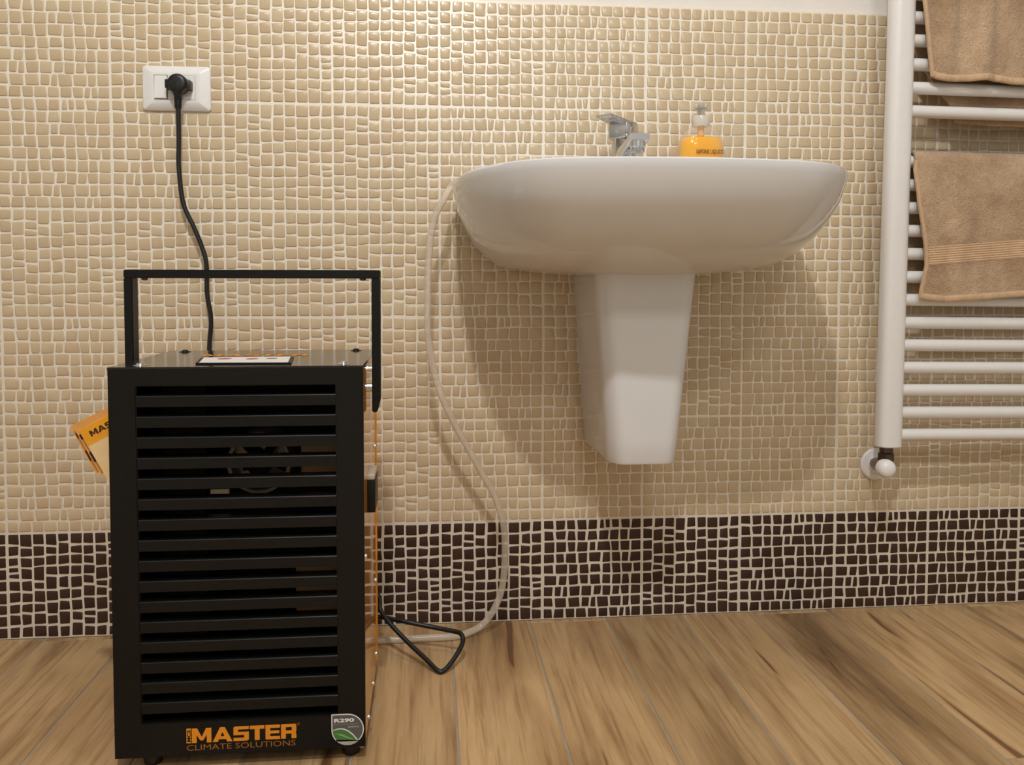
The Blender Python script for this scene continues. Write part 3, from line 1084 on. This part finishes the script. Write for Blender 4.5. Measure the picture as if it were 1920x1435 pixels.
# print on the front
FX = (1, 0, 0)
FZ = (0, 0, 1)
bm = wordmark(B(), 'MASTER', (0.2568, YF, 0.0378), FX, FZ, 0.0204, 0.1395)
obj('logo', bm, M['orange_print'], mach, smooth=False)
bm = B()
flat_poly(bm, [(0.2494, YF, 0.0378), (0.2558, YF, 0.0378), (0.2558, YF, 0.0582), (0.2494, YF, 0.0582)], (0, -1, 0), 0.0002)
lb = obj('logo_box', bm, M['orange_print'], mach, smooth=False)
text_obj('logo_letters', 'MCS', M['black'], lb, (0.2553, YF - 0.0002, 0.0398), (0, 0, 1), (-1, 0, 0), 0.0052, 0.0165, 0.0003, 0.03)
text_obj('logo_subtitle', 'CLIMATE SOLUTIONS', M['dull_orange'], mach, (0.2496, YF, 0.0275), FX, FZ, 0.0079, 0.1455, 0.0003)
text_obj('registered_mark', '\u00ae', M['dull_orange'], mach, (0.3968, YF, 0.0555), FX, FZ, 0.0042, None, 0.0003)
# refrigerant sticker, a drop with one square corner
kx, kz, kr = 0.4660, 0.0463, 0.0222


def drop(r, y, trim=0.0):
    pts = [(kx - r, y, kz + r)]
    for k in range(25):
        a = PI / 2 - (3 * PI / 2) * k / 24
        pts.append((kx + r * math.cos(a), y, kz + r * math.sin(a)))
    return pts


bm = flat_poly(B(), drop(kr, YF), (0, -1, 0), 0.0003)
st = obj('sticker', bm, M['white_print'], mach, smooth=False)
bm = flat_poly(B(), drop(kr - 0.0014, YF - 0.0003), (0, -1, 0), 0.0001)
obj('sticker_field', bm, M['grey_print'], st, smooth=False)
bm = B()
leaf = [(kx - 0.0205, kz - 0.001)] + [(kx - 0.0205 + 0.034 * t, kz - 0.001 - 0.0155 * t ** 2.2 + 0.004 * math.sin(PI * t)) for t in (0.2, 0.4, 0.6, 0.8, 1.0)] + [(kx + 0.006, kz - 0.0165), (kx - 0.004, kz - 0.0150), (kx - 0.013, kz - 0.0135)] + [(kx + (kr - 0.0016) * math.cos(a), kz + (kr - 0.0016) * math.sin(a)) for a in (PI + 0.62, PI + 0.4, PI + 0.2)]
flat_poly(bm, [(x, YF - 0.0004, z) for x, z in leaf], (0, -1, 0), 0.0001)
obj('sticker_leaf', bm, M['green_print'], st, smooth=False)
bm = B()
up = [(kx - 0.0207, kz - 0.001)] + [(kx - 0.0205 + 0.034 * t, kz - 0.001 - 0.0155 * t ** 2.2 + 0.004 * math.sin(PI * t)) for t in (0.2, 0.4, 0.6, 0.8, 1.0)]
flat_poly(bm, [(x, YF - 0.0005, z) for x, z in up] + [(x + 0.0009, YF - 0.0005, z + 0.0013) for x, z in up[::-1]], (0, -1, 0), 0.0001)
obj('sticker_swoosh', bm, M['white_print'], st, smooth=False)
bm = B()
vein = [(kx - 0.0175, kz - 0.0045), (kx - 0.008, kz - 0.0065), (kx + 0.003, kz - 0.0115), (kx + 0.0105, kz - 0.0155), (kx + 0.001, kz - 0.0125), (kx - 0.009, kz - 0.0085)]
flat_poly(bm, [(x, YF - 0.0005, z) for x, z in vein], (0, -1, 0), 0.0001)
obj('leaf_highlight', bm, plain('pale_green_print', srgb(140, 172, 120), 0.5), st, smooth=False)
bm = B()
torn = []
for k in range(13):
    x = kx - 0.0165 + 0.0335 * k / 12
    torn.append((x, YF - 0.0005, kz - 0.0155 + 0.0012 * math.sin(k * 2.1)))
for k in range(9):
    a = -0.85 - (PI - 1.55) * k / 8
    torn.append((kx + (kr - 0.0003) * math.cos(a), YF - 0.0005, kz + (kr - 0.0003) * math.sin(a)))
flat_poly(bm, torn, (0, -1, 0), 0.0001)
obj('torn_edge', bm, plain('bare_sticker_paper', srgb(178, 172, 162), 0.7, var=0.1), st, smooth=False)
text_obj('sticker_title', 'R290', M['white_print'], st, (kx - 0.0185, YF - 0.0004, kz + 0.0105), FX, FZ, 0.0056, 0.0275, 0.0002, 0.04)
text_obj('sticker_text', 'Ecofriendly refrigerant', plain('pale_grey_print', srgb(158, 156, 152), 0.5), st, (kx - 0.0185, YF - 0.0004, kz + 0.0066), FX, FZ, 0.0022, 0.032, 0.0002)
text_obj('sticker_text', 'GWP=3', plain('pale_lime_print', srgb(170, 176, 140), 0.5), st, (kx + 0.0005, YF - 0.0004, kz + 0.0024), FX, FZ, 0.0026, 0.0145, 0.0002, 0.03)

# plate and print on the top panel
TZ = Z1 + 0.0006
bm = B()
pts = [(0.2600, -0.4340, TZ), (0.3900, -0.4400, TZ), (0.3780, -0.3420, TZ), (0.2450, -0.3480, TZ)]
flat_poly(bm, pts, (0, 0, 1), 0.0022)
cp = obj('control_plate', bm, M['black'], mach, smooth=False)
bm = B()
c4 = [Vector(p) + Vector((0, 0, 0.0022)) for p in pts]
mid = sum(c4, Vector()) / 4
flat_poly(bm, [tuple(mid + (p - mid) * 0.93) for p in c4], (0, 0, 1), 0.0002)
obj('plate_label', bm, M['white_print'], cp, smooth=False)
for (x, y, r) in ((0.285, -0.375, 0.010), (0.325, -0.380, 0.009), (0.352, -0.375, 0.008)):
    bm = B()
    lathe(bm, (x, y, TZ + 0.0024), [(r, 0.0), (r, 0.0002)], seg=16)
    obj('plate_button', bm, M['red_print'] if x < 0.34 else M['grey_print'], cp, smooth=False)
bm = wordmark(B(), 'MASTER', (0.232, -0.305, TZ), (1, -0.03, 0), (0, 1, 0), 0.034, 0.160)
obj('top_logo', bm, M['orange_print'], mach, smooth=False)

# ---------------------------------------------------------------- booklets tucked beside the dehumidifier
def booklet(name, label, corner, ang, wid, hei, y, bend_x, cover_mat, header, pages):
    t = thing(name, (corner[0], y, corner[1] - hei), label, 'booklet', 'booklets beside the dehumidifier')
    ex = Vector((math.cos(ang), 0, math.sin(ang)))
    ey = Vector((math.sin(ang), 0, -math.cos(ang)))

    def at(u, v, off):
        p = Vector((corner[0], y - off, corner[1])) + ex * u + ey * v
        if p.x > bend_x:                       # the sheets curve back along the machine's flank
            q = (p.x - bend_x)
            k = 1 - math.exp(-q / 0.008)
            p = Vector((bend_x + 0.008 * k, p.y + max(0, q - 0.006 * k), p.z))
        return p

    def sheet(bm, u0, u1, v0, v1, off, th, n=10):
        f = [[bm.verts.new(at(u0 + (u1 - u0) * i / n, v0 + (v1 - v0) * j / n, off + th)) for i in range(n + 1)] for j in range(n + 1)]
        b = [[bm.verts.new(at(u0 + (u1 - u0) * i / n, v0 + (v1 - v0) * j / n, off)) for i in range(n + 1)] for j in range(n + 1)]
        for j in range(n):
            for i in range(n):
                bm.faces.new((f[j][i], f[j][i + 1], f[j + 1][i + 1], f[j + 1][i]))
                bm.faces.new((b[j][i], b[j + 1][i], b[j + 1][i + 1], b[j][i + 1]))
        for k in range(n):
            bm.faces.new((f[0][k], b[0][k], b[0][k + 1], f[0][k + 1]))
            bm.faces.new((f[n][k + 1], b[n][k + 1], b[n][k], f[n][k]))
            bm.faces.new((f[k][0], f[k + 1][0], b[k + 1][0], b[k][0]))
            bm.faces.new((f[k][n], b[k][n], b[k + 1][n], f[k + 1][n]))
        return bm
    obj('cover', sheet(B(), 0, wid, 0, hei, 0, 0.0006), cover_mat, t, angle=30)
    obj('page_block', sheet(B(), 0.001, wid, 0.0015, hei - 0.0015, -pages, pages - 0.0001), M['paper'], t, angle=30)
    obj('back_cover', sheet(B(), 0, wid, 0, hei, -pages - 0.0008, 0.0006), cover_mat, t, angle=30)
    if header:
        obj('cover_band', sheet(B(), 0.0004, wid - 0.0004, 0.0004, 0.026, 0.0006, 0.0002), M['yellow_paper'], t, angle=30)
        bm = B()
        o = at(0.0110, 0.0165, 0.0009)
        wordmark(bm, 'MASTER', o, ex, -ey, 0.0085, 0.060, 0.0002)
        for v in bm.verts:
            if v.co.x > bend_x:
                q = v.co.x - bend_x
                k = 1 - math.exp(-q / 0.008)
                v.co = Vector((bend_x + 0.008 * k, v.co.y + max(0, q - 0.006 * k), v.co.z))
        obj('cover_title', bm, M['dark_print'], t, smooth=False)
        text_obj('cover_subtitle', 'CLIMATE', M['orange_paper'], t, at(0.0125, 0.0215, 0.0009), ex, -ey, 0.0032, 0.026, 0.0003)
    else:
        bm = B()
        for v0, v1 in ((0.012, 0.020), (0.040, 0.056)):
            sheet(bm, 0.0015, 0.006, v0, v1, 0.0006, 0.0002, 2)
        obj('printed_mark', bm, M['dark_print'], t, smooth=False)
    return t


booklet('booklet', 'cream booklet with yellow title band, frontmost of those beside the black dehumidifier', (0.0925, 0.4590), R(28.0), 0.072, 0.084, -0.4040, 0.1400, M['paper'], True, 0.0022)
booklet('booklet', 'tan booklet edge between the yellow-banded booklet and the rearmost one', (0.0838, 0.4612), R(27.5), 0.080, 0.0755, -0.3985, 0.1375, M['orange_paper'], False, 0.0018)
booklet('booklet', 'rearmost tan booklet, its corner poking out furthest left of the dehumidifier', (0.0768, 0.4628), R(26.5), 0.086, 0.0760, -0.3935, 0.1350, M['orange_paper'], False, 0.0018)

# ---------------------------------------------------------------- towel radiator
PX, PZB = 1.4614, 0.350
rad = thing('towel_radiator', (PX, -0.085, PZB), 'tall white tubular towel radiator on the wall beside the washbasin', 'radiator')


def post(cx, name):
    bm = B()
    rings = []
    n = 28
    for z, s in ((PZB, 0.9), (PZB + 0.002, 1.0), (1.55, 1.0)):
        ring = []
        for k in range(n):
            a = 2 * PI * k / n
            ca, sa = math.cos(a), math.sin(a)
            q = (abs(ca) ** 2.9 + abs(sa) ** 2.9) ** (-1 / 2.9)
            ring.append((cx + ca * q * 0.0235 * s, -0.085 + sa * q * 0.0195 * s, z))
        rings.append(ring)
    loft(bm, rings)
    return obj('post', bm, M['enamel'], rad, angle=40)


post(PX, 'post')
post(PX + 0.50, 'post')
bars = [1.430, 1.386, 1.343, 1.2995, 1.2562, 1.2126, 1.1688, 1.126, 1.081, 1.037, 0.9928, 0.898, 0.8535, 0.8098, 0.7661, 0.7222, 0.6782, 0.6342, 0.59, 0.5467, 0.5033, 0.4598, 0.4162, 0.373]
for z in bars:
    bm = B()
    cyl(bm, (PX + 0.018, -0.085, z), (PX + 0.482, -0.085, z), 0.0118, 18)
    obj('bar', bm, M['enamel'], rad, angle=50)
for z in (1.45,):
    bm = B()
    cyl(bm, (PX + 0.001, -0.0018, z), (PX + 0.001, -0.072, z), 0.008, 12)
    obj('wall_bracket', bm, M['enamel'], rad)
# valve at the foot of the post
vx, vz = 1.4555, 0.3105
bm = B()
cyl(bm, (PX - 0.003, -0.085, 0.3545), (PX - 0.003, -0.085, 0.340), 0.0125, 20)
cyl(bm, (PX - 0.003, -0.085, 0.342), (PX - 0.003, -0.085, 0.300), 0.0095, 20)
tube(bm, [(1.4770, -0.010, 0.3030), (1.4680, -0.030, 0.3055), (1.4640, -0.040, 0.3065), (1.4635, -0.042, 0.3066), (1.4555, -0.066, 0.3090), (1.4480, -0.092, 0.3115)], [0.0095, 0.0095, 0.0095, 0.0128, 0.0128, 0.0120], 20)
valve = obj('valve', bm, M['brass'], rad, angle=40)
bm = B()
lathe(bm, (PX - 0.003, -0.085, 0), [(0.0130, 0.3385), (0.0165, 0.3365), (0.0165, 0.3245), (0.0130, 0.3225)], seg=6)
obj('hex_nut', bm, M['brass'], valve, angle=20)
bm = B()
lathe(bm, (1.4835, -0.0018, 0.2985), [(0.0325, 0.0), (0.0325, -0.003), (0.030, -0.006), (0.020, -0.0085), (0.019, -0.017), (0.017, -0.021), (0.010, -0.0215)], axis='Y', seg=40)
obj('wall_rosette', bm, M['plastic_white'], valve, angle=30)
bm = B()
lathe(bm, (1.4445, -0.110, 0.3128), [(0.012, 0.010), (0.0168, 0.008), (0.0180, 0.001), (0.0172, -0.006), (0.0140, -0.0115), (0.0085, -0.0145), (0.002, -0.0155)], axis='Y', seg=32)
obj('valve_cap', bm, M['plastic_white'], valve, angle=40)
rad.rotation_euler = (0, R(0.62), 0)


# ---------------------------------------------------------------- towels
def lerp_tab(tab, t):
    for (a, va), (b, vb) in zip(tab, tab[1:]):
        if a <= t <= b:
            f = (t - a) / (b - a)
            return va + (vb - va) * f
    return tab[-1][1] if t > tab[-1][0] else tab[0][1]


def towel(name, label, bar_z, left, xr, bot, back_left, back_bot, fold, thick, band=None, seed=1):
    """a towel laid over a bar: left / back_left give the left edge x by height, bot / back_bot the hem height by x"""
    t = thing(name, (1.70, -0.085, bar_z), label, 'towel')
    bot = [(x, z + (x - PX) * math.tan(R(0.62))) for x, z in bot]
    band = band and (band[0], band[1], band[2] + 0.0048, band[3] + 0.0048)
    rg = random.Random(seed)
    ph = [rg.uniform(0, 6.28) for _ in range(8)]
    yb = -0.085
    r_in = 0.0125

    def front(x, z, off):
        d = max(0.0, (bar_z - z))
        k = min(1, d / 0.06)
        w = fold * k * (0.55 * math.sin(31 * x + 3.2 * d + ph[0]) + 0.35 * math.sin(67 * x - 5 * d + ph[1]) + 0.25 * math.sin(118 * x + 9 * d + ph[2]) * min(1, d / 0.2))
        return Vector((x, yb - r_in - 0.004 - abs(w) - 0.006 * k - off, z))

    def back(x, z, off):
        d = max(0.0, (bar_z - z))
        w = 0.004 * math.sin(24 * x + ph[3]) * min(1, d / 0.08)
        return Vector((x, yb + r_in + 0.0035 + abs(w) + off, z))
    NX, NF, NB, NA = 64, 70, 34, 8

    def surf(off):
        rows = []
        for j in range(NB + 1):            # back hem up to the bar
            f = j / NB
            row = []
            for i in range(NX + 1):
                u = i / NX
                z_guess = back_bot[0][1] + (bar_z - back_bot[0][1]) * f
                xl = lerp_tab(back_left, z_guess)
                x = xl + (xr - xl) * u
                zb_ = lerp_tab(back_bot, x)
                z = zb_ + (bar_z - zb_) * f
                row.append(back(x, z, off))
            rows.append(row)
        for j in range(1, NA):             # over the bar
            a = PI * j / NA
            row = []
            for i in range(NX + 1):
                u = i / NX
                xl = lerp_tab(left, bar_z)
                x = xl + (xr - xl) * u
                rr_ = r_in + 0.004 + off
                row.append(Vector((x, yb + rr_ * math.cos(a), bar_z + rr_ * math.sin(a))))
            rows.append(row)
        for j in range(NF + 1):            # bar down to the front hem
            f = j / NF
            row = []
            for i in range(NX + 1):
                u = i / NX
                zg = bar_z + (bot[0][1] - bar_z) * f
                xl = lerp_tab(left, zg)
                x = xl + (xr - xl) * u
                zb_ = lerp_tab(bot, x)
                z = bar_z + (zb_ - bar_z) * f
                row.append(front(x, z, off))
            rows.append(row)
        return rows
    bm = B()
    o_, i_ = surf(thick), surf(0.0)
    vo = [[bm.verts.new(p) for p in r] for r in o_]
    vi = [[bm.verts.new(p) for p in r] for r in i_]
    H, W = len(vo), NX + 1
    for j in range(H - 1):
        for i in range(W - 1):
            bm.faces.new((vo[j][i], vo[j][i + 1], vo[j + 1][i + 1], vo[j + 1][i]))
            bm.faces.new((vi[j][i], vi[j + 1][i], vi[j + 1][i + 1], vi[j][i + 1]))
        bm.faces.new((vo[j][0], vo[j + 1][0], vi[j + 1][0], vi[j][0]))
        bm.faces.new((vo[j][-1], vi[j][-1], vi[j + 1][-1], vo[j + 1][-1]))
    for i in range(W - 1):
        bm.faces.new((vo[0][i], vi[0][i], vi[0][i + 1], vo[0][i + 1]))
        bm.faces.new((vo[-1][i], vo[-1][i + 1], vi[-1][i + 1], vi[-1][i]))
    obj('towel_cloth', bm, M['terry'], t, angle=70)
    # stitched hem along the lower edge
    bm = B()
    rings = []
    for i in range(NX * 2 + 1):
        u = i / (NX * 2)
        xl = lerp_tab(left, bot[0][1])
        x = xl + 0.0008 + (xr - xl - 0.001) * u
        zb_ = lerp_tab(bot, x)
        p = front(x, zb_ + 0.004, thick)
        rip = 0.0006 * math.sin(i * 1.9)
        ring = []
        for dz, dy in ((0.0085, 0.0006), (0.0075, -0.0012), (0.003, -0.0018 - rip), (-0.001, -0.0016 - rip), (-0.004, 0.0002), (-0.0045, 0.003), (-0.003, 0.0055), (0.0085, 0.0050)):
            ring.append((p.x, p.y + dy, p.z + dz))
        rings.append(ring)
    loft(bm, rings)
    obj('hem', bm, M['terry_smooth'], t, angle=60)
    bm = B()
    rings = []
    for j in range(61):
        f = j / 60
        z = bar_z + (lerp_tab(bot, lerp_tab(left, bot[0][1])) - bar_z) * f
        x = lerp_tab(left, z)
        p = front(x, z, thick)
        rip = 0.0004 * math.sin(j * 2.2)
        rings.append([(p.x + dx, p.y + dy, p.z) for dx, dy in ((-0.0012, 0.004), (-0.0016, 0.001), (-0.0008, -0.0012 - rip), (0.003, -0.0014 - rip), (0.0052, -0.0004), (0.005, 0.004))])
    loft(bm, rings)
    obj('side_hem', bm, M['terry_smooth'], t, angle=60)
    if band:
        bm = B()
        rows = []
        n = 72
        for j in range(n + 1):
            f = j / n
            row = []
            for i in range(NX + 1):
                u = i / NX
                zt = band[0] + (band[2] - band[0]) * u
                zl = band[1] + (band[3] - band[1]) * u
                z = zt + (zl - zt) * f
                xl = lerp_tab(left, z) + 0.005
                x = xl + (xr - xl) * u
                q = front(x, z, thick)
                rid = 0.0011 * (1 - abs(math.cos(f * PI * 8)) ** 0.7) if 0.06 < f < 0.94 else 0.0
                row.append(bm.verts.new((q.x, q.y - 0.0006 - rid * 1.6, q.z)))
            rows.append(row)
        for j in range(n):
            for i in range(NX):
                bm.faces.new((rows[j][i], rows[j][i + 1], rows[j + 1][i + 1], rows[j + 1][i]))
        obj('woven_band', bm, M['terry_smooth'], t, angle=80)
    t.rotation_euler = (0, R(0.62), 0)          # hangs level with the slightly leaning bars
    t.location.z -= (1.70 - PX) * math.tan(R(0.62))
    return t


towel('hand_towel', 'tan terry towel with a ribbed woven band, lower one on the radiator', 0.8978,
      [(0.640, 1.5055), (0.655, 1.507), (0.70, 1.515), (0.7377, 1.511), (0.8179, 1.4965), (0.880, 1.4905), (0.8978, 1.4932), (0.92, 1.4932)], 1.915,
      [(1.50, 0.640), (1.515, 0.634), (1.5564, 0.6300), (1.6427, 0.6350), (1.7189, 0.6410), (1.92, 0.652)],
      [(0.66, 1.500), (0.8978, 1.4945), (0.92, 1.4945)], [(1.48, 0.668), (1.92, 0.672)], 0.007, 0.0042, (0.7350, 0.7000, 0.765, 0.730), 3)
towel('hand_towel', 'plain tan terry towel, upper one on the radiator, no woven band', 1.3865,
      [(1.040, 1.5222), (1.0546, 1.5210), (1.0852, 1.5163), (1.1265, 1.5089), (1.1949, 1.4975), (1.3865, 1.501), (1.41, 1.501)], 1.915,
      [(1.50, 1.056), (1.5212, 1.0525), (1.535, 1.0465), (1.5512, 1.0440), (1.6419, 1.0470), (1.6743, 1.0420), (1.7068, 1.0395), (1.92, 1.036)],
      [(0.96, 1.61), (0.985, 1.600), (1.010, 1.592), (1.04, 1.565), (1.10, 1.520), (1.15, 1.505), (1.3865, 1.501), (1.41, 1.501)], [(1.48, 0.984), (1.61, 0.9775), (1.68, 0.974), (1.92, 0.974)], 0.010, 0.0045, None, 5)
